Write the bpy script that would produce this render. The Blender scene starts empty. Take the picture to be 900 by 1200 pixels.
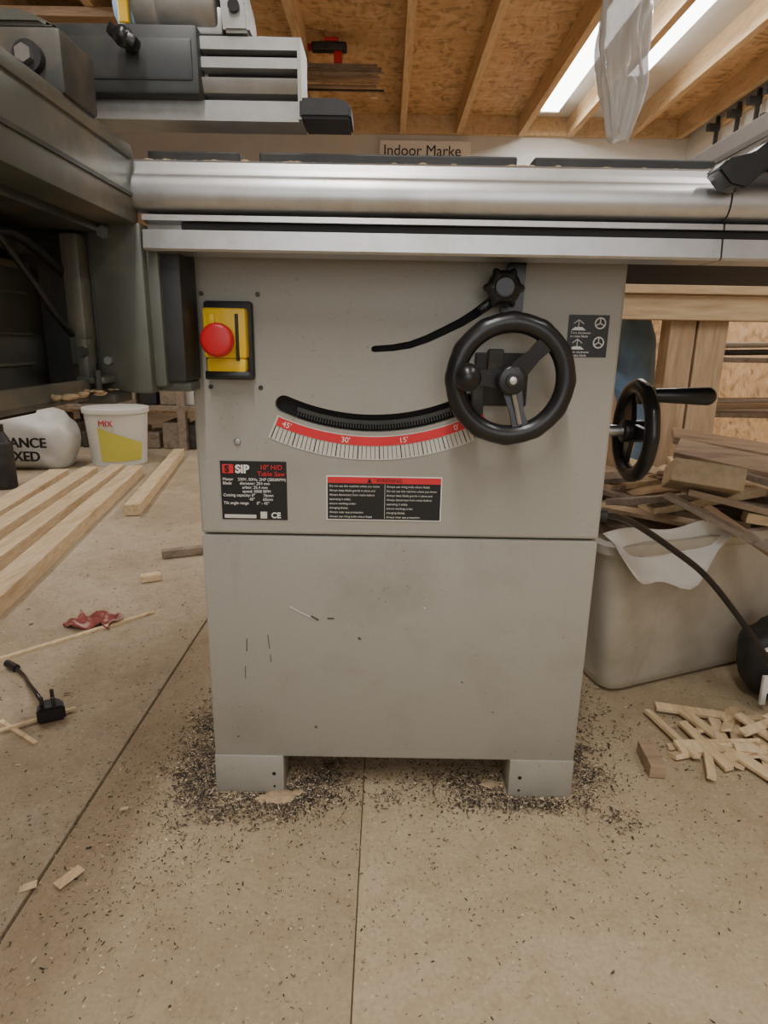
import bpy, bmesh, math, random
from mathutils import Vector, Matrix, Euler
random.seed(7)
scene=bpy.context.scene
col=scene.collection

# ------------------------------------------------------------ materials
def newmat(name):
    m=bpy.data.materials.new(name); m.use_nodes=True
    nt=m.node_tree; b=nt.nodes['Principled BSDF']
    return m,nt,b
def ramp(nt,stops):
    r=nt.nodes.new('ShaderNodeValToRGB'); e=r.color_ramp.elements
    while len(e)<len(stops): e.new(0.5)
    for i,(p,c) in enumerate(stops):
        e[i].position=p; e[i].color=(c[0],c[1],c[2],1)
    return r
def coords(nt,scale=(1,1,1),rot=(0,0,0),kind='Object'):
    tc=nt.nodes.new('ShaderNodeTexCoord'); mp=nt.nodes.new('ShaderNodeMapping')
    mp.inputs['Scale'].default_value=scale; mp.inputs['Rotation'].default_value=rot
    nt.links.new(tc.outputs[kind],mp.inputs['Vector']); return mp.outputs['Vector']
def noise(nt,vec,scale,detail=4,rough=.6,dist=0):
    n=nt.nodes.new('ShaderNodeTexNoise'); n.inputs['Scale'].default_value=scale
    n.inputs['Detail'].default_value=detail; n.inputs['Roughness'].default_value=rough
    n.inputs['Distortion'].default_value=dist
    nt.links.new(vec,n.inputs['Vector']); return n
def mixc(nt,fac,a,b,mode='MIX'):
    m=nt.nodes.new('ShaderNodeMix'); m.data_type='RGBA'; m.blend_type=mode
    for s,v in ((m.inputs[0],fac),(m.inputs[6],a),(m.inputs[7],b)):
        if hasattr(v,'is_output') : nt.links.new(v,s)
        elif isinstance(v,(int,float)): s.default_value=v
        else: s.default_value=(v[0],v[1],v[2],1)
    return m.outputs[2]
def mathn(nt,op,a,b_):
    n=nt.nodes.new('ShaderNodeMath'); n.operation=op
    for s,v in zip(n.inputs,(a,b_)):
        if hasattr(v,'is_output'): nt.links.new(v,s)
        else: s.default_value=v
    return n.outputs[0]
def bump(nt,b,h,strength=.3,dist=.002):
    bp=nt.nodes.new('ShaderNodeBump'); bp.inputs['Strength'].default_value=strength
    bp.inputs['Distance'].default_value=dist
    nt.links.new(h,bp.inputs['Height']); nt.links.new(bp.outputs['Normal'],b.inputs['Normal'])
def plain(name,c,rough=.5,metal=0,var=.12,scale=30,dirt=None,dirt_scale=6,dirt_lo=.55,dirt_hi=.75,bmp=0,specks=None,streak=None):
    m,nt,b=newmat(name); v=coords(nt)
    n=noise(nt,v,scale)
    r=ramp(nt,[(.3,[x*(1-var) for x in c]),(.7,[min(1,x*(1+var)) for x in c])])
    nt.links.new(n.outputs[0],r.inputs[0]); out=r.outputs[0]
    if dirt:
        n2=noise(nt,v,dirt_scale,6,.65)
        r2=ramp(nt,[(dirt_lo,(0,0,0)),(dirt_hi,(1,1,1))]); nt.links.new(n2.outputs[0],r2.inputs[0])
        out=mixc(nt,r2.outputs[0],out,dirt)
    if streak:   # faint vertical runs of grime
        v2=coords(nt,(28,28,2.2)); n5=noise(nt,v2,1,4,.6,.3); r5=ramp(nt,[(.60,(0,0,0)),(.74,(.55,.55,.55))]); nt.links.new(n5.outputs[0],r5.inputs[0])
        n6=noise(nt,v,2.5,3,.5); r6=ramp(nt,[(.48,(0,0,0)),(.62,(1,1,1))]); nt.links.new(n6.outputs[0],r6.inputs[0])
        out=mixc(nt,mathn(nt,'MULTIPLY',r5.outputs[0],r6.outputs[0]),out,streak)
    if specks:
        n3=noise(nt,v,150,2,.6); r3=ramp(nt,[(.68,(0,0,0)),(.74,(.75,.75,.75))]); nt.links.new(n3.outputs[0],r3.inputs[0])
        n4=noise(nt,v,4,4,.6); r4=ramp(nt,[(.45,(0,0,0)),(.65,(1,1,1))]); nt.links.new(n4.outputs[0],r4.inputs[0])
        out=mixc(nt,mathn(nt,'MULTIPLY',r3.outputs[0],r4.outputs[0]),out,specks)
    nt.links.new(out,b.inputs['Base Color'])
    b.inputs['Roughness'].default_value=rough; b.inputs['Metallic'].default_value=metal
    if bmp: bump(nt,b,n.outputs[0],bmp)
    return m
def emis(name,c,s):
    m,nt,b=newmat(name); b.inputs['Base Color'].default_value=(*c,1)
    b.inputs['Emission Color'].default_value=(*c,1); b.inputs['Emission Strength'].default_value=s
    return m
def wood(name,c1,c2,axis='Y',scale=14):
    m,nt,b=newmat(name)
    s={'X':(.12,1,1),'Y':(1,.12,1),'Z':(1,1,.12)}[axis]
    v=coords(nt,s); n=noise(nt,v,scale,6,.65,1.2); n2=noise(nt,v,scale*6,3,.6)
    r=ramp(nt,[(.3,c2),(.5,c1),(.75,[min(1,x*1.12) for x in c1])]); nt.links.new(n.outputs[0],r.inputs[0])
    r2=ramp(nt,[(.35,(.75,.72,.68)),(.6,(1,1,1))]); nt.links.new(n2.outputs[0],r2.inputs[0])
    nt.links.new(mixc(nt,.7,r.outputs[0],r2.outputs[0],'MULTIPLY'),b.inputs['Base Color'])
    b.inputs['Roughness'].default_value=.7; bump(nt,b,n2.outputs[0],.2); return m
def osb(name,base):
    m,nt,b=newmat(name); v=coords(nt)
    nd=noise(nt,v,3,2,.5)
    vm=nt.nodes.new('ShaderNodeVectorMath'); vm.operation='MULTIPLY_ADD'
    vm.inputs[1].default_value=(.25,.25,.25)
    nt.links.new(nd.outputs['Color'],vm.inputs[0]); nt.links.new(v,vm.inputs[2])
    outs=[]
    for sc in ((34,11,22),(12,36,26)):
        mp=nt.nodes.new('ShaderNodeMapping'); mp.inputs['Scale'].default_value=sc
        nt.links.new(vm.outputs[0],mp.inputs[0])
        vo=nt.nodes.new('ShaderNodeTexVoronoi'); vo.inputs['Scale'].default_value=1
        nt.links.new(mp.outputs[0],vo.inputs['Vector'])
        sp=nt.nodes.new('ShaderNodeSeparateColor'); nt.links.new(vo.outputs['Color'],sp.inputs[0]); outs.append(sp.outputs[0])
    hf=mathn(nt,'MULTIPLY',mathn(nt,'ADD',outs[0],outs[1]),.5)
    d=[x*.55 for x in base]
    r=ramp(nt,[(.08,d),(.35,base),(.6,[min(1,x*1.15) for x in base]),(.92,[min(1,base[0]*1.25),min(1,base[1]*1.4),min(1,base[2]*1.65)])])
    nt.links.new(hf,r.inputs[0]); nt.links.new(r.outputs[0],b.inputs['Base Color'])
    b.inputs['Roughness'].default_value=.65; bump(nt,b,hf,.15); return m
def floormat(name,base,dust,stain):
    m,nt,b=newmat(name); v=coords(nt)
    n1=noise(nt,v,1.6,6,.6,.7)
    r1=ramp(nt,[(.30,stain),(.50,base),(.72,dust)]); nt.links.new(n1.outputs[0],r1.inputs[0])
    nf=noise(nt,v,160,4,.7); rf=ramp(nt,[(.3,(.76,.72,.67)),(.6,(1,1,1))]); nt.links.new(nf.outputs[0],rf.inputs[0])
    o=mixc(nt,.7,r1.outputs[0],rf.outputs[0],'MULTIPLY')
    n6=noise(nt,v,18,6,.7,.5); r6=ramp(nt,[(.34,(.82,.79,.75)),(.56,(1,1,1))]); nt.links.new(n6.outputs[0],r6.inputs[0])
    o=mixc(nt,.7,o,r6.outputs[0],'MULTIPLY')
    # long scuff marks
    v2=coords(nt,(5,1.2,1),(0,0,.5)); n7=noise(nt,v2,3,6,.7,1.5); r7=ramp(nt,[(.60,(0,0,0)),(.72,(.45,.45,.45))]); nt.links.new(n7.outputs[0],r7.inputs[0])
    o=mixc(nt,r7.outputs[0],o,[x*.72 for x in base])
    vo2=nt.nodes.new('ShaderNodeTexVoronoi'); vo2.inputs['Scale'].default_value=70; nt.links.new(v,vo2.inputs['Vector'])
    r3=ramp(nt,[(.09,(.6,.6,.6)),(.15,(0,0,0))]); nt.links.new(vo2.outputs['Distance'],r3.inputs[0])
    sp2=nt.nodes.new('ShaderNodeSeparateColor'); nt.links.new(vo2.outputs['Color'],sp2.inputs[0])
    o=mixc(nt,mathn(nt,'MULTIPLY',r3.outputs[0],sp2.outputs[1]),o,(.66,.56,.40))
    n3=noise(nt,v,110,2,.65); r4=ramp(nt,[(.65,(0,0,0)),(.70,(1,1,1))]); nt.links.new(n3.outputs[0],r4.inputs[0])
    n4=noise(nt,v,3,3,.6); r5=ramp(nt,[(.36,(.15,.15,.15)),(.58,(.85,.85,.85))]); nt.links.new(n4.outputs[0],r5.inputs[0])
    o=mixc(nt,mathn(nt,'MULTIPLY',r4.outputs[0],r5.outputs[0]),o,(.12,.088,.055))
    nt.links.new(o,b.inputs['Base Color']); b.inputs['Roughness'].default_value=.8
    bump(nt,b,n3.outputs[0],.12); return m

PAINT=plain('cabinet_paint',(.355,.345,.302),.42,0,.03,200,(.275,.26,.217),3,.52,.85,bmp=.05,specks=(.20,.17,.12))
PAINT2=plain('cabinet_paint_lower',(.340,.330,.287),.42,0,.03,200,(.25,.235,.19),4,.50,.8,bmp=.05,specks=(.15,.125,.09),streak=(.20,.185,.15))
BLACK=plain('black_plastic',(.014,.014,.015),.28,0,.2,40)
BLACKM=plain('black_matt',(.02,.02,.021),.55,0,.3,40,(.06,.055,.045),9,.5,.8)
CAPM=plain('fence_cap',(.035,.040,.041),.45,0,.2,30,(.10,.09,.075),9,.5,.8)
LABEL=plain('label_black',(.012,.012,.013),.4,0,.05,20)
WHITE=plain('print_white',(.80,.79,.76),.5,0,.03,20)
PAPER=plain('paper',(.66,.65,.61),.6,0,.06,9)
SCALEW=plain('scale_white',(.62,.61,.55),.5,0,.05,40)
RED=plain('print_red',(.68,.025,.035),.45,0,.05,20)
REDB=plain('button_red',(.50,.012,.018),.35,0,.06,20)
YEL=plain('switch_yellow',(.85,.56,.01),.4,0,.05,20,(.45,.30,.04),14,.6,.8)
ALU=plain('brushed_aluminium',(.56,.56,.56),.34,.85,.05,60,(.40,.37,.31),9,.55,.8,bmp=.03)
FENCEA=plain('fence_aluminium',(.55,.55,.54),.4,.3,.05,60)
ALUD=plain('aluminium_dull',(.38,.38,.37),.45,.6,.1,60,(.30,.27,.22),12,.5,.8)
STEEL=plain('steel',(.5,.5,.5),.3,.9,.08,60)
IRON=plain('cast_iron_table',(.16,.16,.155),.5,.5,.2,30,(.42,.38,.31),10,.45,.7)
OLIVE=plain('carriage_paint',(.098,.103,.086),.45,.15,.12,20,(.25,.205,.14),7,.50,.76,bmp=.15)
OLIVED=plain('carriage_dark',(.042,.044,.039),.5,.1,.2,20,(.16,.125,.085),8,.48,.75,bmp=.15)
TEETH=plain('rack_teeth',(.05,.05,.047),.4,.4,.2,40)
PANELG=plain('carriage_panel',(.085,.090,.083),.45,.15,.12,12,(.17,.145,.105),6,.5,.8,bmp=.1)
DARK=plain('dark_interior',(.008,.008,.008),.8,0,.2,20)
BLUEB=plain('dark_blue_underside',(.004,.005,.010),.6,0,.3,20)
WALLW=plain('white_panel',(.62,.62,.60),.6,0,.04,5)
PINE=wood('pine_y',(.68,.53,.34),(.52,.37,.21),'Y')
PINEX=wood('pine_x',(.58,.43,.26),(.41,.28,.16),'X')
PINEZ=wood('pine_z',(.50,.36,.22),(.34,.22,.125),'Z')
JOIST=wood('joist_pine',(.64,.47,.28),(.48,.32,.175),'Y')
SCRAPW=wood('scrap_wood',(.40,.29,.19),(.22,.15,.10),'X',20)
SCRAPG=wood('scrap_greyed',(.30,.24,.18),(.16,.12,.09),'Y',20)
CHIPW=wood('pale_offcut',(.74,.58,.36),(.55,.40,.22),'Y',20)
MDF=plain('particle_block',(.52,.41,.26),.7,0,.15,60,bmp=.2)
OSBC=osb('osb_ceiling',(.52,.335,.17))
OSBW=osb('osb_wall',(.46,.29,.15))
FL1=floormat('chipboard_floor',(.47,.38,.25),(.53,.44,.305),(.375,.295,.185))
FL2=floormat('chipboard_floor_shadowed',(.40,.318,.208),(.47,.385,.265),(.31,.24,.15))  # darker tone paints the soft shadow in front of the cabinet into this board
FL3=floormat('chipboard_floor_dusty',(.44,.365,.258),(.53,.46,.35),(.33,.265,.18))
TUBM=plain('tub_plastic',(.47,.44,.365),.45,0,.05,6,(.31,.27,.20),5,.45,.75,specks=(.2,.16,.11),streak=(.28,.245,.185))
BAGW=plain('bag_white',(.56,.56,.53),.5,0,.1,8,bmp=.4)
BUCK=plain('bucket_white',(.66,.66,.61),.4,0,.03,8)
BUCKY=plain('bucket_label',(.62,.58,.10),.4,0,.05,8)
REDCLOTH=plain('red_cloth',(.27,.07,.06),.9,0,.3,60,(.5,.35,.3),30,.5,.6)
SAWD=plain('sawdust',(.44,.33,.20),.95,0,.25,120,bmp=.6)
FLECK=plain('dark_flecks',(.04,.033,.027),.9,0,.5,50)
FLECKM=plain('brown_flecks',(.17,.125,.08),.9,0,.4,50)
FLECKL=plain('light_flecks',(.62,.50,.34),.9,0,.3,50)
SCRATCH=plain('paint_scratch',(.09,.08,.065),.7,0,.3,50)
TUBE=emis('fluorescent_tube',(1,.99,.97),10)
PLASTB=newmat('clear_polythene'); pb=PLASTB[2]; pb.inputs['Base Color'].default_value=(.60,.62,.63,1); pb.inputs['Roughness'].default_value=.2; pb.inputs['Alpha'].default_value=.8; PLASTB=PLASTB[0]
BLUEBAG=plain('blue_bag',(.25,.42,.62),.5,0,.3,8)

# ------------------------------------------------------------ builder
def empty(name):
    e=bpy.data.objects.new(name,None); e.empty_display_size=.1; col.objects.link(e); return e
class B:
    def __init__(s,name,parent=None):
        s.name=name; s.parent=parent; s.bm=bmesh.new(); s.mats=[]
    def mi(s,m):
        if m not in s.mats: s.mats.append(m)
        return s.mats.index(m)
    def merge(s,t,m,smooth=False,mtx=None):
        i=s.mi(m)
        if mtx is not None: bmesh.ops.transform(t,matrix=mtx,verts=t.verts)
        for f in t.faces: f.material_index=i; f.smooth=smooth
        me=bpy.data.meshes.new('t'); t.to_mesh(me); t.free(); s.bm.from_mesh(me); bpy.data.meshes.remove(me); return s
    def box(s,x,y,z,m,bev=0,mtx=None):
        t=bmesh.new(); bmesh.ops.create_cube(t,size=1)
        bmesh.ops.scale(t,vec=(x[1]-x[0],y[1]-y[0],z[1]-z[0]),verts=t.verts)
        bmesh.ops.translate(t,vec=((x[0]+x[1])/2,(y[0]+y[1])/2,(z[0]+z[1])/2),verts=t.verts)
        if bev: bmesh.ops.bevel(t,geom=t.edges[:],offset=bev,segments=2,affect='EDGES',profile=.5)
        return s.merge(t,m,False,mtx)
    def obox(s,p0,p1,w,h,m,bev=0,up=(0,0,1)):
        p0=Vector(p0);p1=Vector(p1); d=p1-p0; L=d.length; d.normalize()
        side=d.cross(Vector(up)).normalized(); u=side.cross(d)
        M=Matrix((side,d,u)).transposed().to_4x4(); M.translation=(p0+p1)/2
        return s.box((-w/2,w/2),(-L/2,L/2),(-h/2,h/2),m,bev,M)
    def cyl(s,p0,p1,r,m,r2=None,seg=28,bev=0):
        p0=Vector(p0);p1=Vector(p1); d=p1-p0; t=bmesh.new()
        bmesh.ops.create_cone(t,cap_ends=True,segments=seg,radius1=r,radius2=r if r2 is None else r2,depth=d.length)
        if bev: bmesh.ops.bevel(t,geom=[e for e in t.edges if len(e.link_faces)==2 and any(len(f.verts)>4 for f in e.link_faces)],offset=bev,segments=3,affect='EDGES',profile=.5)
        M=d.to_track_quat('Z','Y').to_matrix().to_4x4(); M.translation=(p0+p1)/2
        s.merge(t,m,True,M); return s
    def sph(s,c,r,m,sc=(1,1,1),seg=20):
        t=bmesh.new(); bmesh.ops.create_uvsphere(t,u_segments=seg,v_segments=seg//2+2,radius=r)
        return s.merge(t,m,True,Matrix.Translation(c)@Matrix.Diagonal((*sc,1)))
    def prism(s,pts,axis,a,b,m,bev=0,smooth=False):
        t=bmesh.new()
        def mk(p,k): return {'Y':(p[0],k,p[1]),'X':(k,p[0],p[1]),'Z':(p[0],p[1],k)}[axis]
        v0=[t.verts.new(mk(p,a)) for p in pts]; v1=[t.verts.new(mk(p,b)) for p in pts]
        t.faces.new(v0); t.faces.new(v1[::-1]); n=len(pts)
        for i in range(n): t.faces.new((v0[i],v1[i],v1[(i+1)%n],v0[(i+1)%n]))
        bmesh.ops.recalc_face_normals(t,faces=t.faces)
        if bev: bmesh.ops.bevel(t,geom=t.edges[:],offset=bev,segments=2,affect='EDGES')
        return s.merge(t,m,smooth)
    def ring(s,R,r,m,mtx,wav=0,n=96,k=14,flat=1.0,nw=12):
        t=bmesh.new(); vs=[]
        for i in range(n):
            a=2*math.pi*i/n; row=[]
            for j in range(k):
                b=2*math.pi*j/k
                rr=R+(r+ (wav*max(0,math.cos(nw*a)) if math.cos(b)>0 else 0))*math.cos(b)
                row.append(t.verts.new((rr*math.cos(a),r*flat*math.sin(b),rr*math.sin(a))))
            vs.append(row)
        for i in range(n):
            for j in range(k): t.faces.new((vs[i][j],vs[(i+1)%n][j],vs[(i+1)%n][(j+1)%k],vs[i][(j+1)%k]))
        bmesh.ops.recalc_face_normals(t,faces=t.faces)
        return s.merge(t,m,True,mtx)
    def tube(s,pts,r,m,k=10,sub=8):
        P=[Vector(p) for p in pts]; out=[]
        for i in range(len(P)-1):
            p0=P[max(0,i-1)];p1=P[i];p2=P[i+1];p3=P[min(len(P)-1,i+2)]
            for q in range(sub):
                t=q/sub; out.append(.5*((2*p1)+(p2-p0)*t+(2*p0-5*p1+4*p2-p3)*t*t+(3*p1-p0-3*p2+p3)*t**3))
        out.append(P[-1]); t=bmesh.new(); rows=[]
        for i,p in enumerate(out):
            d=(out[min(i+1,len(out)-1)]-out[max(0,i-1)]).normalized()
            a=d.cross(Vector((.13,.31,.94))).normalized(); b=d.cross(a)
            rows.append([t.verts.new(p+a*r*math.cos(2*math.pi*j/k)+b*r*math.sin(2*math.pi*j/k)) for j in range(k)])
        for i in range(len(rows)-1):
            for j in range(k): t.faces.new((rows[i][j],rows[i+1][j],rows[i+1][(j+1)%k],rows[i][(j+1)%k]))
        t.faces.new(rows[0]); t.faces.new(rows[-1][::-1]); bmesh.ops.recalc_face_normals(t,faces=t.faces)
        return s.merge(t,m,True)
    def text(s,txt,loc,size,m,rot=(math.pi/2,0,0),ext=.0004,align='LEFT',bold=0):
        c=bpy.data.curves.new('t','FONT'); c.body=txt; c.size=size; c.extrude=ext; c.align_x=align; c.offset=bold
        o=bpy.data.objects.new('t',c); col.objects.link(o); bpy.context.view_layer.update()
        dg=bpy.context.evaluated_depsgraph_get(); me=bpy.data.meshes.new_from_object(o.evaluated_get(dg))
        t=bmesh.new(); t.from_mesh(me); bpy.data.objects.remove(o); bpy.data.meshes.remove(me)
        return s.merge(t,m,False,Matrix.Translation(loc)@Euler(rot).to_matrix().to_4x4())
    def done(s,smooth_angle=None):
        me=bpy.data.meshes.new(s.name); s.bm.to_mesh(me); s.bm.free()
        for m in s.mats: me.materials.append(m)
        if smooth_angle: 
            try: me.set_sharp_from_angle(angle=smooth_angle)
            except Exception: pass
        o=bpy.data.objects.new(s.name,me); col.objects.link(o)
        if s.parent: o.parent=s.parent
        return o
SA=math.radians(38)
def arc(cx,cz,R,a0,a1,n=40):
    return [(cx+R*math.sin(math.radians(a0+(a1-a0)*i/n)),cz-R*math.cos(math.radians(a0+(a1-a0)*i/n))) for i in range(n+1)]
def band(cx,cz,R0,R1,a0,a1,n=40):
    return arc(cx,cz,R1,a0,a1,n)+arc(cx,cz,R0,a0,a1,n)[::-1]

# ------------------------------------------------------------ room
XW0,XW1,YB,YF,HC=-3.2,2.52,6.0,-2.4,2.52
b=B('floor')
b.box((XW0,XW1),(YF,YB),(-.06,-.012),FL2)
b.box((XW0,-.447),(YF,YB),(-.012,.003),FL3,.001)
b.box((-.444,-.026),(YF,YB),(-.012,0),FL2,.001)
b.box((-.0245,1.19),(YF,YB),(-.012,0),FL1,.001)
b.box((1.192,XW1),(YF,YB),(-.012,0),FL1,.001)
b.done()
b=B('wall_back'); b.box((XW0,XW1),(YB,YB+.1),(0,1.95),OSBW); b.box((XW0,XW1),(YB-.01,YB+.1),(1.95,HC),WALLW); b.done()
b=B('wall_right'); b.box((XW1,XW1+.1),(YF,YB),(0,1.95),OSBW); b.box((XW1-.01,XW1+.1),(YF,YB),(1.95,HC),WALLW); b.done()
b=B('wall_left'); b.box((XW0-.1,XW0),(YF,YB),(0,HC),OSBW); b.done()
b=B('wall_front'); b.box((XW0,XW1),(YF-.1,YF),(0,HC),WALLW); b.done()
b=B('ceiling'); b.box((XW0,1.10),(YF,YB),(HC,HC+.05),OSBC); b.box((1.10,1.98),(YF,YB),(HC,HC+.05),WALLW); b.box((1.98,XW1),(YF,YB),(HC,HC+.05),OSBC); b.done()
b=B('ceiling_joists')
for x in (-2.6,-2.1,-1.6,-1.08,-.55,.10,.57,1.09,1.50,2.0,2.42):
    b.box((x-.024,x+.024),(YF,YB-.06),(2.37,HC+.001),JOIST,.002)
b.box((XW0,XW1),(YB-.06,YB-.012),(2.38,HC),JOIST,.002)
b.done()
b=B('trim_1'); b.box((XW0,XW1),(YB-.03,YB-.01),(1.90,1.97),PINEX,.002); b.done()
b=B('sign_board'); b.box((-.09,.68),(5.955,5.975),(2.17,2.33),WHITE,.002)
b.text('Indoor Marke',(-.06,5.954,2.215),.118,LABEL,ext=.002); b.done()
def batten(x,y0,y1,hw=.05):
    b=B('fluorescent_light'); b.box((x-hw-.01,x+hw+.01),(y0,y1),(HC-.04,HC-.001),WHITE,.004)
    b.box((x-hw,x+hw),(y0+.02,y1-.02),(HC-.075,HC-.04),TUBE,.008)
    b.box((x-hw-.004,x+hw+.004),(y0,y0+.025),(HC-.08,HC-.036),WHITE,.003); b.box((x-hw-.004,x+hw+.004),(y1-.025,y1),(HC-.08,HC-.036),WHITE,.003)
    b.done()
    l=bpy.data.lights.new('lamp','AREA'); l.shape='RECTANGLE'; l.size=.1; l.size_y=y1-y0; l.color=(1,.975,.93)
    o=bpy.data.objects.new('tube_light',l); o.location=(x,(y0+y1)/2,HC-.10); col.objects.link(o); return l
batten(1.24,3.3,5.6,.07).energy=32
batten(1.64,3.2,4.9,.06).energy=29
batten(-.15,-1.6,.3).energy=36
batten(-1.9,1.6,3.4).energy=26
batten(1.30,-.6,1.2).energy=15

# ------------------------------------------------------------ table saw
saw=empty('table_saw')
b=B('upper_panel',saw)
b.box((-.257,.303),(.85,1.25),(.427,.86),PAINT,.004); up=b.done()
def cut(target,pts_list):
    cb=B('cutter')
    for pts in pts_list: cb.prism(pts,'Y',.80,.862,DARK)
    c=cb.done(); md=target.modifiers.new('b','BOOLEAN'); md.operation='DIFFERENCE'; md.solver='EXACT'; md.object=c
    bpy.context.view_layer.update(); dg=bpy.context.evaluated_depsgraph_get()
    me=bpy.data.meshes.new_from_object(target.evaluated_get(dg)); target.modifiers.clear(); target.data=me
    bpy.data.objects.remove(c)
TC=(-.02,.882)
def slotband(R0,R1,a0,a1):
    rm=(R0+R1)/2; hr=(R1-R0)/2; out=arc(TC[0],TC[1],R1,a0,a1)
    e=arc(TC[0],TC[1],rm,a1,a1+.1,1)[0]; aa=math.radians(a1)
    for k in range(1,8):
        th=-math.pi/2+math.pi*k/8
        out.append((e[0]+hr*math.cos(aa)*math.cos(th)-hr*math.sin(aa)*math.sin(th)*1.0,e[1]+hr*math.sin(aa)*math.cos(th)+hr*math.cos(aa)*math.sin(th)))
    out+=arc(TC[0],TC[1],R0,a0,a1)[::-1]
    e=arc(TC[0],TC[1],rm,a0,a0+.1,1)[0]; aa=math.radians(a0)
    for k in range(1,8):
        th=math.pi/2+math.pi*k/8
        out.append((e[0]+hr*math.cos(aa)*math.cos(th)-hr*math.sin(aa)*math.sin(th),e[1]+hr*math.sin(aa)*math.cos(th)+hr*math.cos(aa)*math.sin(th)))
    return out
low=slotband(.285,.3085,-23,26)
ctr=[(-.017,.682),(.008,.684),(.030,.688),(.052,.696),(.073,.706),(.095,.717),(.111,.727),(.130,.741),(.150,.757)]
def strip(c,w0,w1):
    L=[];R=[]
    for i,p in enumerate(c):
        q=c[min(i+1,len(c)-1)]; r=c[max(i-1,0)]; dx,dz=q[0]-r[0],q[1]-r[1]; l=math.hypot(dx,dz); nx,nz=-dz/l,dx/l
        w=(w0+(w1-w0)*i/(len(c)-1))/2
        L.append((p[0]+nx*w,p[1]+nz*w)); R.append((p[0]-nx*w,p[1]-nz*w))
    e0=[(c[0][0]-w0*.4,c[0][1]+w0*.25),(c[0][0]-w0*.4,c[0][1]-w0*.3)]
    return L[::-1]+e0+R
cut(up,[low,strip(ctr,.008,.013)])
b=B('slot_interior',saw)
b.prism(band(TC[0],TC[1],.283,.311,-26,28),'Y',.8612,.8618,DARK)
b.prism(strip(ctr,.010,.015),'Y',.8612,.8618,DARK)
for i in range(60):
    a=-19+i*.72
    b.prism(band(TC[0],TC[1],.299,.3045,a,a+.36,1),'Y',.8535,.861,TEETH)
b.prism(band(TC[0],TC[1],.2935,.299,-19.5,26),'Y',.855,.8611,TEETH)
b.done()
b=B('lower_panel',saw); b.box((-.257,.303),(.85,1.25),(.064,.4245),PAINT2,.004)
b.box((-.250,.296),(.858,1.24),(.42,.43),DARK)
for x0,x1 in ((-.257,-.15),(.203,.303)):
    b.box((x0,x1),(.848,.9),(0,.066),PAINT2,.002); b.box((x0,x1),(1.20,1.25),(0,.066),PAINT2,.002)
b.cyl((-.165,.8475,.035),(-.165,.85,.035),.003,DARK); b.cyl((.22,.8475,.035),(.22,.85,.035),.003,DARK)
b.cyl((-.165,.8475,.012),(-.165,.85,.012),.002,DARK); b.cyl((.22,.8475,.012),(.22,.85,.012),.002,DARK)
b.done(SA)
b=B('panel_fixings',saw)
b.cyl((-.2,.846,.558),(-.2,.851,.558),.0045,STEEL,bev=.001)
for p in ((-.238,.747),(-.166,.747),(-.232,.630),(-.166,.630)): b.cyl((p[0],.848,p[1]),(p[0],.851,p[1]),.003,OLIVED)
for (x,z,x2,z2,w,mm) in ((-.135,.318,-.118,.308,.0012,SCALEW),(-.118,.308,-.098,.298,.0013,SCALEW),(-.104,.303,-.093,.297,.003,SCRATCH),(-.08,.300,-.070,.300,.002,SCRATCH),(-.035,.27,-.031,.267,.003,SCRATCH),(-.199,.265,-.2,.245,.0012,SCRATCH),(-.203,.22,-.2035,.200,.0010,SCRATCH),(-.168,.272,-.166,.250,.0012,SCRATCH),(-.165,.24,-.1645,.228,.001,SCRATCH),(.06,.32,.063,.318,.0015,SCALEW),(-.10,.12,-.097,.117,.003,SCRATCH),(.12,.20,.123,.199,.0015,SCRATCH),(.17,.15,.172,.149,.0015,SCRATCH),(-.22,.10,-.217,.099,.0015,SCRATCH)):
    b.obox((x,.8497,z),(x2,.8497,z2),.0012,w,mm)
b.done(SA)
b=B('tilt_scale',saw)
b.prism(band(TC[0],TC[1],.3135,.3465,-23.5,24),'Y',.8488,.8495,SCALEW)
b.prism(band(TC[0],TC[1],.315,.327,-23,28),'Y',.8478,.849,RED)
for i in range(48):
    a=-23+i*1.0
    b.prism(band(TC[0],TC[1],.3275,.345,a,a+(.14 if i%5 else .24),1),'Y',.8481,.849,LABEL)
for a,tx in ((-20.5,"45'"),(-6,"30'"),(8,"15'"),(21,"0'")):
    p=arc(TC[0],TC[1],.3245,a,a+.1,1)[0]; b.text(tx,(p[0],.8476,p[1]),.0105,WHITE,(math.pi/2,-math.radians(a),0),align='CENTER')
b.done()
b=B('power_switch',saw)
b.box((-.234,-.172),(.838,.85),(.640,.738),BLACKM,.004)
b.box((-.231,-.177),(.822,.84),(.668,.729),YEL,.003)
b.box((-.229,-.179),(.824,.84),(.650,.668),YEL,.003)
b.box((-.224,-.215),(.818,.824),(.70,.722),YEL,.002)
b.box((-.19,-.186),(.819,.824),(.665,.722),BLACKM,.001)
b.cyl((-.207,.822,.690),(-.207,.802,.690),.013,REDB)
b.cyl((-.207,.806,.690),(-.207,.790,.690),.0205,REDB,bev=.005)
b.box((-.232,-.174),(.824,.842),(.641,.652),BLACK,.002)
b.done(SA)
b=B('warning_labels',saw)
b.box((.2335,.2855),(.8488,.851),(.6765,.729),LABEL)
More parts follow.
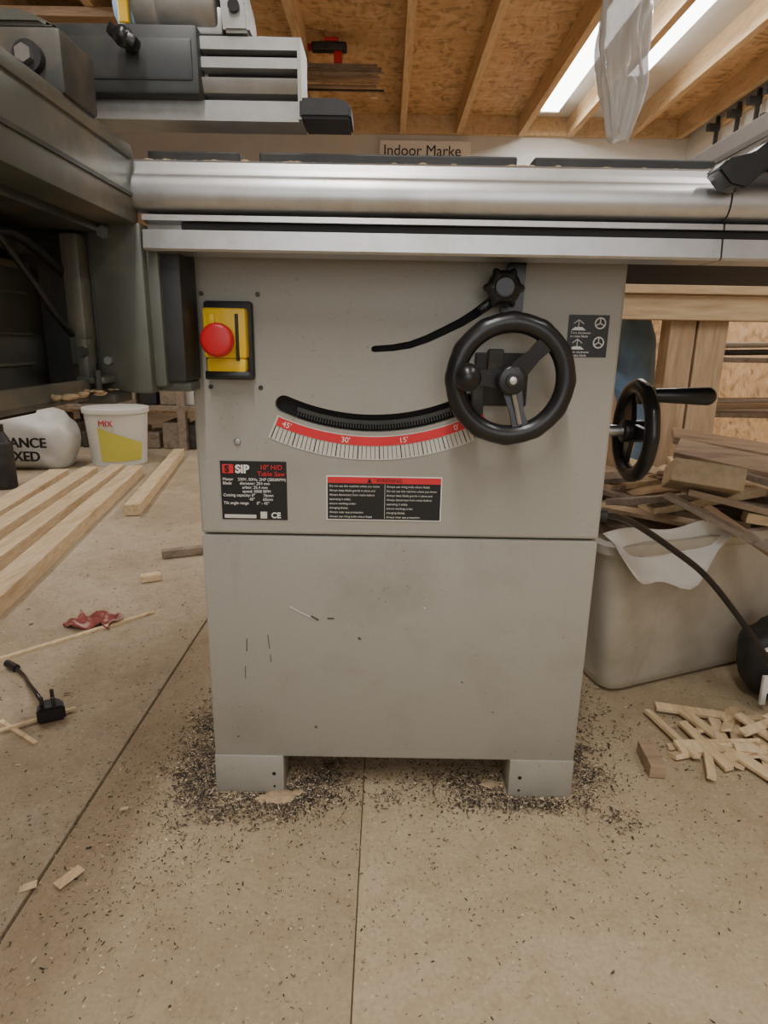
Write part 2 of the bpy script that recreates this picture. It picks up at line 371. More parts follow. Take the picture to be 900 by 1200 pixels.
for z0 in (.710,.686):
    b.prism([(.237,z0),(.256,z0),(.251,z0+.004),(.242,z0+.004)],'Y',.848,.8489,WHITE)
    b.cyl((.2465,.8485,z0+.004),(.2465,.8485,z0+.013),.0006,WHITE,seg=6); b.cyl((.240,.8485,z0+.008),(.2465,.8485,z0+.013),.0006,WHITE,seg=6); b.cyl((.253,.8485,z0+.008),(.2465,.8485,z0+.013),.0006,WHITE,seg=6)
    b.ring(.0065,.0009,WHITE,Matrix.Translation((.274,.8485,z0+.009)),n=28,k=6)
    for a in (90,210,330): b.cyl((.274,.8485,z0+.009),(.274+.006*math.cos(math.radians(a)),.8485,z0+.009+.006*math.sin(math.radians(a))),.0007,WHITE,seg=6)
    b.text('Turn clockwise\nto raise blade',(.2365,.848,z0-.0045),.0042,WHITE)
b.box((-.2255,-.1345),(.8488,.851),(.4485,.531),LABEL)
b.text('10" H/D\nTable Saw',(-.1555,.848,.520),.0092,RED,align='CENTER')
b.box((-.2225,-.207),(.848,.8489),(.514,.5265),RED,.001)
b.text('S',(-.2190,.8478,.516),.013,LABEL,bold=.0006)
b.text('SIP',(-.2045,.848,.515),.0155,WHITE,bold=.0006)
b.text('Motor    230V, 50Hz, 2HP (2850RPM)\nBlade       diameter: 254 mm\n                 arbor: 25.4 mm\n                 speed: 5000 RPM\nCutting capacity: 0°       76mm\n                       45°       65mm\nTilt angle range       0° - 45°',(-.2225,.848,.5040),.0056,WHITE)
b.box((-.222,-.178),(.848,.8489),(.4505,.4555),SCALEW); b.text('CE',(-.157,.848,.4515),.011,WHITE,bold=.0003); b.box((-.172,-.163),(.848,.8489),(.4505,.460),SCALEW)
b.box((-.080,.0793),(.8488,.851),(.450,.513),WHITE)
b.box((-.0785,.0778),(.8484,.8489),(.4515,.5115),LABEL)
b.box((-.0785,.0778),(.8481,.8486),(.503,.5115),RED)
b.prism([(-.024,.504),(-.017,.504),(-.0205,.5105)],'Y',.8476,.8482,LABEL); b.text('WARNING',(-.012,.8478,.5048),.0075,LABEL)
rows=['Do not use this machine unless you know','operating it safely.','Always wear eye protection.','Always keep blade guards in place and','ensure working order.','Always use riving knife where fitted','Always disconnect from mains before','changing blades.']
for c0 in (-.076,.003):
    for i in range(8):
        b.text(rows[(i*3+(0 if c0<0 else 5))%8],(c0,.848,.4975-i*.0062),.0041,SCALEW)
b.box((.0004,.0010),(.8481,.8486),(.453,.502),SCALEW)
b.done()
def handwheel(name,M,angs,handle_ang,hl,grip,r=.0122):
    b=B(name,saw); w=M
    b.ring(.0675,r,BLACK,w,wav=.0012,flat=.9)
    def T(p): return w@Vector(p)
    b.cyl(T((0,-.014,0)),T((0,.02,0)),.0175,BLACK,bev=.003); b.cyl(T((0,-.018,0)),T((0,.0,0)),.0085,BLACKM,bev=.001); b.cyl(T((0,-.020,0)),T((0,-.015,0)),.005,STEEL,bev=.001)
    for a in angs:
        r_=math.radians(a); c,s_=math.cos(r_),math.sin(r_)
        t=bmesh.new(); vs=[]
        for (d,wd,y) in ((.012,.012,.004),(.040,.0085,.0),(.060,.010,-.002)):
            for sx,sy in ((-1,-1),(1,-1),(1,1),(-1,1)):
                px=c*d-s_*wd*sx; pz=s_*d+c*wd*sx
                vs.append(t.verts.new((px,y+sy*.004,pz)))
        for k in range(2):
            for j in range(4): t.faces.new((vs[k*4+j],vs[k*4+(j+1)%4],vs[k*4+4+(j+1)%4],vs[k*4+4+j]))
        t.faces.new(vs[:4]); t.faces.new(vs[8:][::-1]); bmesh.ops.recalc_face_normals(t,faces=t.faces)
        b.merge(t,BLACK,False,w)
        if a<0: b.cyl(T((c*.014,-.0045,s_*.014)),T((c*.055,-.006,s_*.055)),.0035,STEEL,seg=8)
    r_=math.radians(handle_ang); hx,hz=.057*math.cos(r_),.057*math.sin(r_)
    b.cyl(T((hx,.004,hz)),T((hx,-.018,hz)),.014,BLACK,bev=.002)
    b.cyl(T((hx,-.014,hz)),T((hx,-.014-hl*.75,hz)),grip*.7,BLACK,r2=grip,bev=.001); b.sph(T((hx,-.014-hl*.75,hz)),grip,BLACK)
    b.done(SA)
handwheel('front_handwheel',Matrix.Translation((.152,.79,.649)),(176,48,-75),176,.026,.0165)
b=B('front_handwheel_shaft',saw); b.cyl((.152,.80,.650),(.152,.86,.650),.012,STEEL); b.box((.115,.185),(.842,.85),(.612,.68),BLACKM,.002)
b.box((.112,.128),(.835,.85),(.60,.645),OLIVED,.002); b.box((.13,.15),(.828,.845),(.655,.685),SCRATCH,.003); b.done(SA)
Mx=Matrix.Translation((.39,.99,.563))@Matrix.Rotation(math.pi/2,4,'Z')
handwheel('side_handwheel',Mx,(180,60,-60),100,.115,.0140)
b=B('side_handwheel_shaft',saw); b.cyl((.295,.99,.563),(.395,.99,.563),.009,STEEL); b.cyl((.30,.99,.563),(.315,.99,.563),.02,BLACKM); b.done(SA)
b=B('tilt_lock_lever',saw)
b.prism([(.143,.728),(.170,.728),(.171,.790),(.164,.798),(.153,.793),(.145,.775)],'Y',.832,.85,BLACK,.002)
b.cyl((.141,.80,.757),(.141,.845,.757),.010,BLACK)
b.ring(.011,.010,BLACK,Matrix.Translation((.141,.812,.757)),wav=.005,n=48,k=10,nw=6)
b.cyl((.141,.801,.757),(.141,.824,.757),.014,BLACK,bev=.003)
b.obox((.140,.835,.750),(.116,.835,.731),.008,.014,BLACK,.002,up=(0,1,0))
b.done(SA)
# rail
b=B('front_rail',saw)
bulge=[]
for i in range(15):
    a=math.radians(80-160*i/14); bulge.append((.757-.0105*math.cos(a)-.001,.8455+.0175*math.sin(a)))
upper=[(.80,.879),(.764,.879),(.759,.876),(.7575,.870),(.7565,.8665)]+bulge+[(.764,.826),(.80,.826)]
lower=[(.80,.8255),(.764,.8245),(.754,.8225),(.753,.8165),(.766,.815),(.770,.8145),(.770,.8085),(.753,.8070),(.7505,.7875),(.753,.785),(.80,.785)]
for x0,x1 in ((-.281,.3675),(.3695,.92)): b.prism(upper,'X',x0,x1,ALU,smooth=True)
for x0,x1 in ((-.272,.3675),(.3695,.92)): b.prism(lower,'X',x0,x1,ALU)
b.box((-.23,.90),(.7565,.775),(.8083,.8147),DARK)
b.done(math.radians(25))
b=B('table_top',saw)
b.box((-.262,.303),(.80,1.25),(.835,.887),IRON,.003)
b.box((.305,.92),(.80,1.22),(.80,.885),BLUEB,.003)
for x0,x1 in ((-.274,-.170),(-.148,.1437),(.163,.367)): b.box((x0,x1),(.792,.82),(.880,.8955),BLACKM,.002)
b.box((-.27,.92),(.785,.80),(.872,.8795),ALUD,.001)
b.done()
b=B('table_dust',saw)
for i in range(220):
    x=random.uniform(-.275,.36) if i%3 else random.uniform(-.27,-.06); y=random.uniform(.765,.792)
    b.sph((x,y,.8795),random.uniform(.001,.003),SAWD,(1.8,1,.5),8)
b.done()
b=B('rip_fence',saw)
b.box((.405,.45),(.70,1.22),(.892,.938),FENCEA,.002)
b.box((.4035,.406),(.70,1.22),(.912,.918),ALUD)
b.prism([(.335,.868),(.345,.878),(.37,.884),(.392,.902),(.42,.915),(.46,.918),(.46,.895),(.405,.882),(.385,.868),(.366,.850),(.35,.853)],'Y',.715,.745,BLACK,.002)
b.box((.40,.46),(.74,.78),(.88,.893),BLACK,.003)
b.done()
# sliding carriage at left
b=B('sliding_carriage',saw)
b.box((-.42,-.279),(.25,.765),(.812,.888),OLIVE,.004)
b.box((-.279,-.277),(.25,.745),(.838,.842),OLIVED); b.box((-.281,-.276),(.25,.75),(.876,.889),OLIVE,.001)
b.box((-.44,-.32),(.25,.75),(.803,.814),OLIVED,.002)
b.box((-.50,-.425),(.25,.775),(.60,.81),DARK,.003); b.box((-.50,-.34),(.765,.775),(.63,.81),OLIVED,.002)
b.box((-.43,-.40),(.25,.765),(.632,.764),PANELG,.003)
for z in (.66,.692,.735): b.box((-.4015,-.398),(.25,.735),(z,z+.0025),OLIVE)
b.box((-.41,-.395),(.25,.74),(.760,.768),OLIVE,.001)
b.cyl((-.385,.25,.785),(-.385,.74,.782),.008,OLIVED); b.tube([(-.37,.45,.80),(-.362,.55,.77),(-.355,.64,.785),(-.36,.74,.76)],.005,BLACK)
b.tube([(-.36,.60,.80),(-.352,.66,.745),(-.35,.70,.71),(-.355,.745,.69)],.0035,BLACK)
b.box((-.43,-.335),(.25,.76),(.622,.630),OLIVE,.002); b.box((-.341,-.335),(.25,.76),(.622,.645),OLIVE,.002)
b.box((-.335,-.275),(.755,.80),(.628,.815),OLIVE,.004)
b.box((-.40,-.335),(.76,.80),(.625,.81),OLIVED,.004); b.box((-.358,-.338),(.735,.77),(.66,.80),OLIVE,.003)
b.box((-.275,-.240),(.775,.838),(.640,.790),BLACKM,.004); b.box((-.283,-.262),(.768,.80),(.635,.81),OLIVE,.003)
b.cyl((-.315,.748,.803),(-.315,.757,.803),.007,STEEL,seg=6); b.cyl((-.322,.748,.665),(-.322,.757,.665),.005,STEEL,seg=6)
b.box((-.350,-.318),(.725,.757),(.640,.648),OLIVE,.002); b.box((-.348,-.336),(.728,.75),(.645,.69),OLIVE,.002); b.cyl((-.34,.72,.675),(-.34,.73,.675),.006,OLIVED,seg=6)
b.box((-.345,-.305),(.72,.77),(.618,.630),OLIVED,.003); b.cyl((-.325,.725,.628),(-.325,.725,.655),.004,OLIVED)
for i in range(90):
    b.sph((random.uniform(-.42,-.31),random.uniform(.62,.755),random.uniform(.630,.634)),random.uniform(.002,.006),SAWD,(1.5,1.2,.5),8)
b.box((-.34,-.24),(.79,.83),(.628,.640),OLIVE,.002)
b.box((-.37,-.272),(.60,.665),(.887,.937),OLIVED,.005)
b.prism([(-.37,.937),(-.275,.937),(-.30,.948),(-.37,.955)],'Y',.60,.66,OLIVE,.003)
b.cyl((-.298,.586,.912),(-.298,.602,.912),.007,STEEL,seg=6); b.cyl((-.298,.592,.912),(-.298,.602,.912),.012,BLACKM)
b.box((-.45,-.34),(.665,.84),(.887,.903),OLIVE,.003)
b.box((-.39,-.345),(.74,.82),(.900,.945),OLIVED,.004)
b.done(SA)
# mitre fence
b=B('mitre_fence',saw)
fp=[(.83,.924),(.785,.924),(.785,.944),(.80,.945),(.80,.949),(.782,.950),(.778,.956),(.776,.963),(.79,.965),(.79,.970),(.776,.972),(.776,.982),(.792,.983),(.792,.988),(.776,.989),(.776,1.001),(.83,1.001)]
b.prism(fp,'X',-.335,-.099,ALUD)
b.box((-.101,-.097),(.776,.83),(.924,1.001),ALUD)
for z in (.967,.9855): b.box((-.20,-.1),(.788,.794),(z-.0025,z+.0025),DARK)
b.box((-.356,-.204),(.766,.835),(.943,1.008),CAPM,.004)
b.box((-.35,-.21),(.764,.77),(.955,.995),CAPM,.003)
b.cyl((-.272,.74,.985),(-.272,.77,.985),.007,BLACK); b.obox((-.286,.742,.992),(-.258,.742,.978),.012,.018,BLACK,.004,up=(0,1,0)); b.sph((-.272,.74,.985),.010,BLACK)
b.prism([(-.099,.944),(-.055,.944),(-.043,.938),(-.043,.924),(-.099,.924)],'Y',.77,.83,BLACKM,.003)
b.cyl((-.27,.80,1.04),(-.185,.80,1.04),.036,ALUD,bev=.004); b.cyl((-.272,.80,1.04),(-.245,.80,1.04),.039,ALUD,bev=.004)
b.box((-.27,-.18),(.78,.83),(1.004,1.03),ALUD,.003)
b.prism([(-.178,1.003),(-.150,1.003),(-.152,1.03),(-.165,1.08),(-.185,1.08),(-.180,1.03)],'Y',.77,.82,ALUD,.003)
b.cyl((-.165,.765,1.025),(-.165,.772,1.025),.006,BLACK)
b.box((-.20,-.13),(.82,.86),(1.0,1.02),BLACK,.003)
b.done(SA)
b=B('power_lead',saw)
b.cyl((.30,.95,.437),(.325,.95,.437),.014,BLACKM,bev=.002); b.cyl((.325,.95,.437),(.345,.95,.435),.010,BLACKM)
b.tube([(.34,.95,.435),(.37,.965,.43),(.42,1.0,.405),(.49,1.02,.36),(.559,1.03,.309),(.632,1.03,.229),(.70,1.02,.14),(.75,1.0,.05),(.82,.97,.011),(.92,.95,.009)],.0055,BLACK)
b.done(SA)

# ------------------------------------------------------------ right side: tub, bench, chips
b=B('plastic_tub')
bot=[(.455,1.145),(1.00,1.37),(.86,1.76),(.34,1.62)]; top=[(.405,1.075),(1.09,1.34),(.92,1.84),(.29,1.70)]
t=bmesh.new()
def shrink(q,k):
    cx=sum(p[0] for p in q)/4; cy=sum(p[1] for p in q)/4
    return [(cx+(p[0]-cx)*k,cy+(p[1]-cy)*k) for p in q]
def rl(q,z,r=.045,n=6):
    out=[]
    for i in range(4):
        p=Vector(q[i]);a=(Vector(q[i-1])-p).normalized();c=(Vector(q[(i+1)%4])-p).normalized()
        for j in range(n+1):
            s_=j/n; p0=p+a*r;p2=p+c*r
            out.append(t.verts.new((*( (1-s_)**2*p0+2*s_*(1-s_)*p+s_**2*p2),z)))
    return out
lerp=lambda k:[(bot[i][0]+(top[i][0]-bot[i][0])*k,bot[i][1]+(top[i][1]-bot[i][1])*k) for i in range(4)]
seq=[rl(shrink(bot,.95),.003),rl(shrink(bot,.99),.010),rl(lerp(.05),.03),rl(lerp(.5),.165),rl(lerp(.93),.315),rl(shrink(top,1.01),.318),rl(shrink(top,1.035),.328),rl(shrink(top,1.03),.343),rl(shrink(top,.98),.345),rl(shrink(lerp(.9),.965),.30),rl(shrink(bot,.93),.03)]
for A_,B_ in zip(seq,seq[1:]):
    n=len(A_)
    for i in range(n): t.faces.new((A_[i],A_[(i+1)%n],B_[(i+1)%n],B_[i]))
t.faces.new(seq[0][::-1]); t.faces.new(seq[-1]); bmesh.ops.recalc_face_normals(t,faces=t.faces)
b.merge(t,TUBM,True); b.done(math.radians(50))
b=B('wood_scraps')
def sl(p,ang,L,w,h,m,tilt=0,roll=0):
    M=Matrix.Translation(p)@Matrix.Rotation(ang,4,'Z')@Matrix.Rotation(tilt,4,'Y')@Matrix.Rotation(roll,4,'X')
    b.box((-L/2,L/2),(-w/2,w/2),(-h/2,h/2),m,min(w,h)*.08,M)
b.box((.47,.92),(1.32,1.62),(.10,.27),SCRAPG,.03)
R=random.Random(3)
for i in range(46):
    x=R.uniform(.46,.98); y=1.22+(x-.46)*.35+R.uniform(0,.38)
    sl((x,y,R.uniform(.30,.385)),R.uniform(-.9,.9),R.uniform(.12,.32),R.uniform(.02,.06),R.uniform(.008,.02),R.choice([SCRAPW,SCRAPG,SCRAPG,SCRAPW,PINEX,CHIPW]),R.uniform(-.25,.25),R.uniform(-.4,.4))
sl((.635,1.24,.438),-.30,.13,.11,.045,MDF,.10,-.35)
sl((.84,1.34,.44),-.50,.40,.10,.016,SCRAPW,.14,.2)
sl((.88,1.28,.41),-.55,.36,.08,.014,SCRAPG,.20,.1)
sl((.74,1.19,.385),-.45,.28,.06,.013,SCRAPW,.16,-.2)
sl((.58,1.30,.38),.5,.26,.05,.013,SCRAPG,.05,-.2)
sl((.63,1.12,.375),-.85,.24,.028,.010,SCRAPG,.30,-.1)
sl((.68,1.10,.35),-.95,.22,.022,.010,SCRAPW,.40,.1)
sl((.90,1.50,.455),-.35,.40,.11,.018,SCRAPW,.12,.1)
sl((.80,1.17,.365),-.2,.2,.03,.02,PINEX,.1,0)
b.done()
t=bmesh.new(); g=[]
for i in range(17):
    row=[]
    for j in range(9):
        u=i/16; v=j/8; x=.385+u*.27+v*.015; y=1.075+u*.105-.030*v-.01; z=.372+.006*math.sin(u*9)-(.012+.085*math.sin(u*math.pi)**.7+.02*math.sin(u*7)**2)*v
        y-=.012*math.sin(u*12)*v-.02*math.sin(v*3)
        row.append(t.verts.new((x,y,z)))
    g.append(row)
for i in range(16):
    for j in range(8): t.faces.new((g[i][j],g[i+1][j],g[i+1][j+1],g[i][j+1]))
bb=B('paper_sheet'); bb.merge(t,PAPER,True); o=bb.done(); md=o.modifiers.new('s','SOLIDIFY'); md.thickness=.001
def sack(name,c,s,mat,seed=1,neck=False,amp=.12):
    rr=random.Random(seed); t=bmesh.new(); bmesh.ops.create_icosphere(t,subdivisions=4,radius=1)
    ph=[rr.uniform(0,6) for _ in range(6)]
    for v in t.verts:
        n=v.co.normalized(); k=1+amp*(math.sin(3*n.x+ph[0])*math.sin(4*n.y+ph[1])+.6*math.sin(7*n.z+ph[2]+3*n.x)+.4*math.sin(11*n.x+ph[3])*math.sin(9*n.z+ph[4]))
        q=Vector([math.copysign(abs(a)**.7,a) for a in n])*k
        v.co=Vector((c[0]+q.x*s[0],c[1]+q.y*s[1],max(.002,c[2]+q.z*s[2])))
    b=B(name); b.merge(t,mat,True); return b
b=sack('rubble_sack',(.875,1.17,.085),(.15,.06,.085),BLACKM,4,amp=.05)
b.text('PE',(.735,1.098,.02),.085,WHITE,(math.radians(88),0,.05),ext=.003,bold=.001); b.text('TYPE',(.745,1.10,.095),.06,WHITE,(math.radians(85),-.35,.05),ext=.003); b.done()
b=B('wood_offcuts'); R=random.Random(21)
for i in range(60):
    x=R.gauss(.72,.075); y=R.gauss(.99,.050); d=math.hypot((x-.74)/.15,(y-.99)/.11)
    if x<.56 or y>1.05 or y<.86: continue
    sl((x,y,.007+.055*R.random()*max(0,1-d)),R.choice([R.uniform(-1.5,-.8),R.uniform(.9,1.6),R.uniform(-.5,.5)]),R.uniform(.06,.15),R.uniform(.010,.022),R.uniform(.004,.009),R.choice([CHIPW,CHIPW,PINE]),R.uniform(-.12,.12),R.uniform(-.6,.6))
for (x,y,a,L,w) in ((.53,1.01,1.75,.15,.014),(.60,1.08,-.2,.13,.02),(.60,.97,.1,.16,.03),(.64,.90,-1.1,.12,.02),(.68,.87,-1.35,.13,.018),(.60,1.03,-1.2,.12,.018),(.66,.97,.5,.15,.02),(.575,.975,-1.4,.13,.016),(.56,.93,1.2,.10,.014)):
    sl((x,y,.012),a,L,w,.007,CHIPW,.03,.15)
b.done()
b=B('wood_block'); M=Matrix.Translation((.462,.93,.013))@Matrix.Rotation(1.5,4,'Z'); b.box((-.034,.034),(-.013,.013),(-.012,.012),SCRAPW,.001,M); b.done()
b=B('workbench')
b.box((.45,2.3),(1.9,1.95),(.765,.835),PINEX,.003); b.box((.45,2.3),(1.88,2.6),(.835,.86),PINEX,.003)
b.box((.83,.905),(1.93,2.0),(0,.77),PINEZ,.003); b.box((.912,1.0),(1.93,2.02),(0,.77),PINEZ,.003)
b.box((.83,1.0),(2.5,2.58),(0,.84),PINEZ,.003); b.box((2.2,2.28),(1.95,2.03),(0,.80),PINEZ,.003); b.box((.45,.53),(2.5,2.58),(0,.84),PINEZ,.003)
b.box((.45,2.3),(2.0,2.55),(.18,.20),SCRAPG,.003)
b.obox((.80,2.1,.22),(.66,2.1,.75),.03,.11,PINEZ,.002,up=(0,1,0))
b.box((.50,.72),(2.2,2.45),(.20,.50),SCRAPG,.01); b.box((.56,.70),(2.15,2.4),(.5,.62),OLIVED,.01)
b.done()
b=sack('blue_bag',(.86,2.30,.50),(.08,.1,.30),BLUEBAG,9,amp=.06); b.done()
b=B('wall_shelf')
for z in (.35,.62): b.box((1.55,2.5),(3.2,3.5),(z,z+.025),SCRAPG,.002)
b.box((1.56,1.60),(3.21,3.25),(0,1.0),PINEZ,.002); b.box((2.44,2.48),(3.21,3.25),(0,1.0),PINEZ,.002)
for i,(z,m) in enumerate(((.70,STEEL),(.665,BLACKM),(.40,SCRAPW),(.43,STEEL))): b.cyl((1.6,3.22,z),(2.4,3.22,z+.02),.014,m)
b.done(SA)
b=B('clamps_hanging')
b.box((2.47,2.512),(4.5,5.5),(2.30,2.34),PINE,.002)
for i,y in enumerate((5.35,5.05,4.80,4.6)):
    b.box((2.44,2.465),(y-.012,y+.012),(1.98+.03*i,2.36),BLACKM,.002); b.box((2.38,2.47),(y-.02,y+.02),(2.26,2.31),BLACKM,.004); b.box((2.38,2.47),(y-.02,y+.02),(2.02+.03*i,2.06+.03*i),BLACKM,.004)
b.done()
t=bmesh.new(); rows=[]
for i in range(37):
    v=i/36; z=1.60+v*.72; hw=(.045+.055*min(1,v*3.5))*(1-.75*max(0,v-.72)/.28); row=[]
    for j in range(48):
        a=2*math.pi*j/48; k=1+.14*math.sin(5*a+3*v)+.10*math.sin(9*a-8*v)+.05*math.sin(17*a+14*v)
        row.append(t.verts.new((.995+.035*(1-v)+hw*k*math.cos(a)+.01*math.sin(9*v),3.2+hw*.6*k*math.sin(a),z+.025*math.sin(2*a)*(1-v))))
    rows.append(row)
for A_,B_ in zip(rows,rows[1:]):
    for j in range(48): t.faces.new((A_[j],A_[(j+1)%48],B_[(j+1)%48],B_[j]))
t.faces.new(rows[0][::-1]); t.faces.new(rows[-1])
b=B('polythene_bag'); b.merge(t,PLASTB,True); b.cyl((.995,3.2,2.31),(1.07,3.2,2.372),.006,WHITE,seg=8); b.done()
b=B('overhead_rack')
b.box((-.575,-.53),(4.5,4.54),(2.16,2.372),JOIST,.002); b.box((-.13,-.09),(4.6,4.64),(2.20,2.33),JOIST,.002); b.box((-.575,-.09),(4.5,4.64),(2.33,2.35),SCRAPG,.002)
for i in range(9):
    z=2.19+.016*i; b.cyl((-.56+R.uniform(-.01,.01),4.46+.01*(i%3),z),(-.06+R.uniform(-.06,.02),4.46+.01*(i%3),z+R.uniform(-.006,.012)),.007,R.choice([SCRAPW,SCRAPG,BLACKM]),seg=8)
b.done()
b=B('cordless_drill'); b.box((-.50,-.28),(4.50,4.56),(2.42,2.47),BLACKM,.01); b.cyl((-.52,4.53,2.445),(-.47,4.53,2.445),.02,REDB); b.box((-.36,-.31),(4.50,4.56),(2.352,2.42),REDB,.008); b.box((-.42,-.33),(4.495,4.565),(2.47,2.49),REDB,.006); b.done()
b=sack('tool_bag',(-1.20,3.5,2.20),(.11,.07,.15),BLUEBAG,13,amp=.08)
b.box((-1.27,-1.22),(3.41,3.43),(2.10,2.32),YEL,.005); b.box((-1.17,-1.12),(3.41,3.43),(2.12,2.30),WHITE,.005); b.box((-1.21,-1.19),(3.49,3.51),(2.30,2.42),BLACKM,.004); b.box((-1.21,-1.09),(3.49,3.51),(2.40,2.42),BLACKM,.004); b.done()
b=B('ceiling_timber_store')
for i in range(5): b.box((-2.6,-1.15),(3.9+i*.12,4.0+i*.12),(2.325,2.369),(SCRAPW,SCRAPG)[i%2],.002)
b.done()

# ------------------------------------------------------------ left side
b=B('timber_stack')
def tim(p0,p1,w,h,z,m=PINE): b.obox((p0[0],p0[1],z+h/2),(p1[0],p1[1],z+h/2),w,h,m,.002)
tim((-1.0,1.46),(-1.285,3.20),.075,.05,.003); tim((-1.10,1.2),(-1.40,3.25),.07,.045,.003); tim((-1.22,1.1),(-1.52,3.2),.075,.04,.003)
tim((-1.33,1.3),(-1.63,3.1),.09,.045,.003)
b.done()
b=B('timber_offcut'); b.obox((-1.0,2.42,.028),(-1.235,3.75,.028),.06,.045,PINE,.002); b.done()
b=B('timber_lath'); b.obox((-.90,1.18,.006),(-.591,1.505,.006),.012,.006,CHIPW); b.done()
b=B('dark_offcut'); b.obox((-.715,1.93,.017),(-.58,1.99,.017),.03,.025,SCRAPG,.002); b.done()
b=B('small_offcut'); b.obox((-.705,1.72,.014),(-.655,1.745,.014),.03,.02,CHIPW,.002); b.done()
b=B('wood_sliver'); b.obox((-.70,1.02,.005),(-.60,.955,.005),.008,.004,CHIPW); b.obox((-.68,.985,.009),(-.58,1.06,.009),.006,.004,CHIPW); b.done()
b=B('wood_shavings')
for (x,y,a,L,w) in ((-.415,.66,1.0,.035,.016),(-.46,.655,.4,.02,.012),(-.39,.80,.2,.012,.006)):
    b.obox((x,y,.0045),(x+L*math.cos(a),y+L*math.sin(a),.006),w,.001,CHIPW)
b.done()
t=bmesh.new(); bmesh.ops.create_grid(t,x_segments=26,y_segments=20,size=1)
for v in t.verts:
    x,y=v.co.x,v.co.y; v.co=Vector((-.715+x*.058+.012*math.sin(3*y),1.44+y*.035+.012*math.sin(4*x),.014+.007*math.sin(7*x+2*y)+.004*math.sin(9*y+3*x)))
b=B('red_rag'); b.merge(t,REDCLOTH,True); o=b.done(); md=o.modifiers.new('s','SOLIDIFY'); md.thickness=.003
b=B('plug_lead')
c=Vector((-.613,1.035,.003))
b.prism([(-.024,-.018),(.024,-.018),(.020,.012),(.010,.022),(-.010,.022),(-.020,.012)],'Z',0,.03,BLACK,.004)
bmesh.ops.transform(b.bm,matrix=Matrix.Translation(c)@Matrix.Rotation(.5,4,'Z'),verts=b.bm.verts)
for dx,dy,l in ((0,.010,.024),(-.011,-.008,.018),(.011,-.008,.018)): b.box((c.x+dx-.003,c.x+dx+.003),(c.y+dy-.002,c.y+dy+.002),(.03,.033+l),BLACKM,.0005)
b.tube([(-.63,1.045,.02),(-.66,1.075,.028),(-.70,1.12,.022),(-.74,1.17,.012),(-.775,1.20,.012)],.0042,BLACK)
b.cyl((-.77,1.198,.012),(-.80,1.215,.014),.008,BLACK)
b.done(SA)
b=B('plastic_bucket'); cx,cy=-1.51,3.55
b.cyl((cx,cy,.003),(cx,cy,.30),.145,BUCK,r2=.168,seg=40); b.cyl((cx,cy,.285),(cx,cy,.315),.176,BUCK,seg=40,bev=.004)
t=bmesh.new(); rows=[]
for z in (.03,.22):
    rows.append([t.verts.new((cx+(.1475+.023*z/.3)*math.cos(math.radians(a)),cy+(.1475+.023*z/.3)*math.sin(math.radians(a)),z if not(z>.1) else z-.10*max(0,(a-255)/90))) for a in range(255,345,5)])
for i in range(len(rows[0])-1): t.faces.new((rows[0][i],rows[0][i+1],rows[1][i+1],rows[1][i]))
b.merge(t,BUCKY,True)
b.text('MIX',(cx-.03,cy-.172,.225),.045,REDB,ext=.002); b.done(SA)
b=sack('white_sack',(-1.88,3.38,.15),(.21,.15,.165),BAGW,5,amp=.07); b.text('ADVANCE',(-2.05,3.18,.14),.07,LABEL,ext=.004,bold=.001); b.text('MIXED',(-1.97,3.18,.07),.07,LABEL,ext=.004,bold=.001); b.done()
for i,(x,y) in enumerate(((-1.76,2.86),(-1.90,3.0),(-1.86,2.76))):
    b=B('dark_bottle'); b.cyl((x,y,.003),(x,y,.22),.05,BLACKM,bev=.01); b.cyl((x,y,.215),(x,y,.27),.045,BLACKM,r2=.02); b.cyl((x,y,.265),(x,y,.30),.022,BLACK,bev=.002); b.done(SA)
b=B('storage_shelf')
for z in (.25,.62,1.0): b.box((-3.0,-.75),(3.95,4.4),(z,z+.03),SCRAPG,.002)
for x in (-2.95,-2.1,-1.3,-.80): b.box((x,x+.05),(3.95,4.0),(0,1.35),SCRAPG,.002); b.box((x,x+.05),(4.35,4.4),(0,1.35),SCRAPG,.002)
for i in range(16):
    x=-2.85+i*.13; h=R.uniform(.12,.26)
    b.box((x,x+.11),(4.0,4.25),(.28,.28+h),R.choice([BAGW,BLACKM,SCRAPG,OLIVED]),.01)
    b.box((x,x+.11),(4.0,4.25),(.65,.65+h),R.choice([BLACKM,SCRAPG,OLIVED,SCRAPW]),.01)
    b.box((x,x+.11),(4.0,4.25),(.003,.003+h*.8),R.choice([BLACKM,SCRAPG,OLIVED]),.01)
b.done()

# ------------------------------------------------------------ sawdust & flecks
b=B('sawdust_debris'); R=random.Random(5)
TT=[bmesh.new() for _ in range(3)]
def flk(t,x,y,s,z=.0):
    a=R.uniform(0,6.28); l=s*R.uniform(.5,1.7); w=s*R.uniform(.2,.6); ca,sa=math.cos(a),math.sin(a); h=R.uniform(.0003,.0020)
    pts=[(-l,-w),(l,-w*.6),(l*.8,w),(-l*.7,w*.8)]
    vs=[t.verts.new((x+p[0]*ca-p[1]*sa,y+p[0]*sa+p[1]*ca,z+.0008+h+(R.uniform(0,.0015)))) for p in pts]; t.faces.new(vs)
def fc(cx,cy,sx,sy,n,s=.0014,dk=.48,md=.32):
    for _ in range(n):
        x=R.gauss(cx,sx); y=R.gauss(cy,sy)
        if -.26<x<-.148 and .845<y<.9: continue
        if .2<x<.306 and .845<y<.9: continue
        q=R.random(); flk(TT[0] if q<dk else TT[1] if q<dk+md else TT[2],x,y,s*R.uniform(.4,1.8),.003 if x<-.446 else 0)
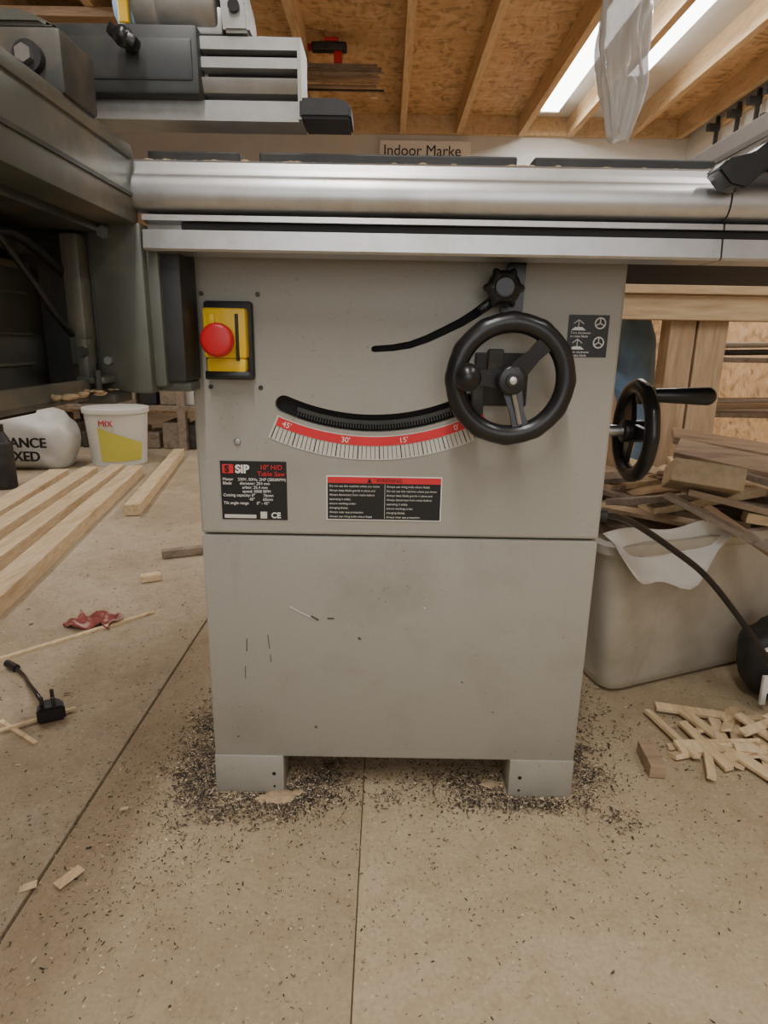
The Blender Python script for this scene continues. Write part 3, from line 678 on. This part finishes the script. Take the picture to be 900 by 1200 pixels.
for k in range(44):   # uneven little drifts
    a=R.choice([(-.17,.825,.06,.03),(-.28,.90,.02,.07),(.15,.86,.05,.03),(.25,.835,.05,.012),(-.08,.87,.05,.03),(-.31,.98,.02,.06),(.34,.95,.02,.06)])
    fc(R.gauss(a[0],a[2]),R.gauss(a[1],a[3]),R.uniform(.006,.025),R.uniform(.005,.018),R.randint(90,360))
fc(-.18,.83,.055,.025,2300); fc(-.29,.90,.02,.07,2000,.0016,.6); fc(-.31,1.03,.03,.08,1200,.0016); fc(-.12,.86,.05,.03,1000)
fc(.15,.87,.05,.03,1900); fc(.24,.835,.05,.012,800); fc(.32,.90,.02,.06,800); fc(.36,1.1,.05,.12,1100,.0018,.6)
fc(0,.95,.15,.06,2000); fc(-.33,.80,.10,.15,2000,.0012); fc(0,.74,.30,.10,1600,.0011); fc(-.6,1.3,.3,.5,1600,.0017); fc(.45,.75,.2,.15,700,.0012)
fc(-.15,.62,.25,.10,600,.0010); fc(-.9,2.2,.4,.6,500,.003); fc(.65,1.0,.15,.1,500,.002,.3)
b.merge(TT[0],FLECK); b.merge(TT[1],FLECKM); b.merge(TT[2],FLECKL)
for cx,cy,r in ((-.155,.836,.018),(-.128,.845,.010),(-.18,.832,.010),(-.03,.98,.03),(.18,.875,.012),(.0,1.0,.04),(.1,.98,.03)):
    b.sph((cx,cy,.001),r,SAWD,(1.5,1,.3))
b.done()

# ------------------------------------------------------------ world, camera
w=bpy.data.worlds.new('world'); scene.world=w; w.use_nodes=True
w.node_tree.nodes['Background'].inputs[0].default_value=(.9,.93,1,1); w.node_tree.nodes['Background'].inputs[1].default_value=.3
l=bpy.data.lights.new('front_wall_light','AREA'); l.shape='RECTANGLE'; l.size=2.2; l.size_y=1.6; l.energy=20; l.color=(.90,.95,1)  # cool area lamp just inside the closed front wall, facing the saw
o=bpy.data.objects.new('front_wall_light',l); o.location=(.3,YF+.05,1.4); o.rotation_euler=(math.pi/2,0,0); col.objects.link(o)
cam=bpy.data.cameras.new('camera'); cam.lens=740/1200*36; cam.sensor_width=36; cam.sensor_fit='AUTO'; cam.clip_start=.02
co=bpy.data.objects.new('camera',cam); col.objects.link(co)
th=math.atan(200/740)
Rm=Matrix.Rotation(math.pi/2-th,4,'X')@Matrix.Rotation(math.radians(1.0),4,'Z'); co.matrix_world=Matrix.Translation((0,0,.692))@Rm
scene.camera=co
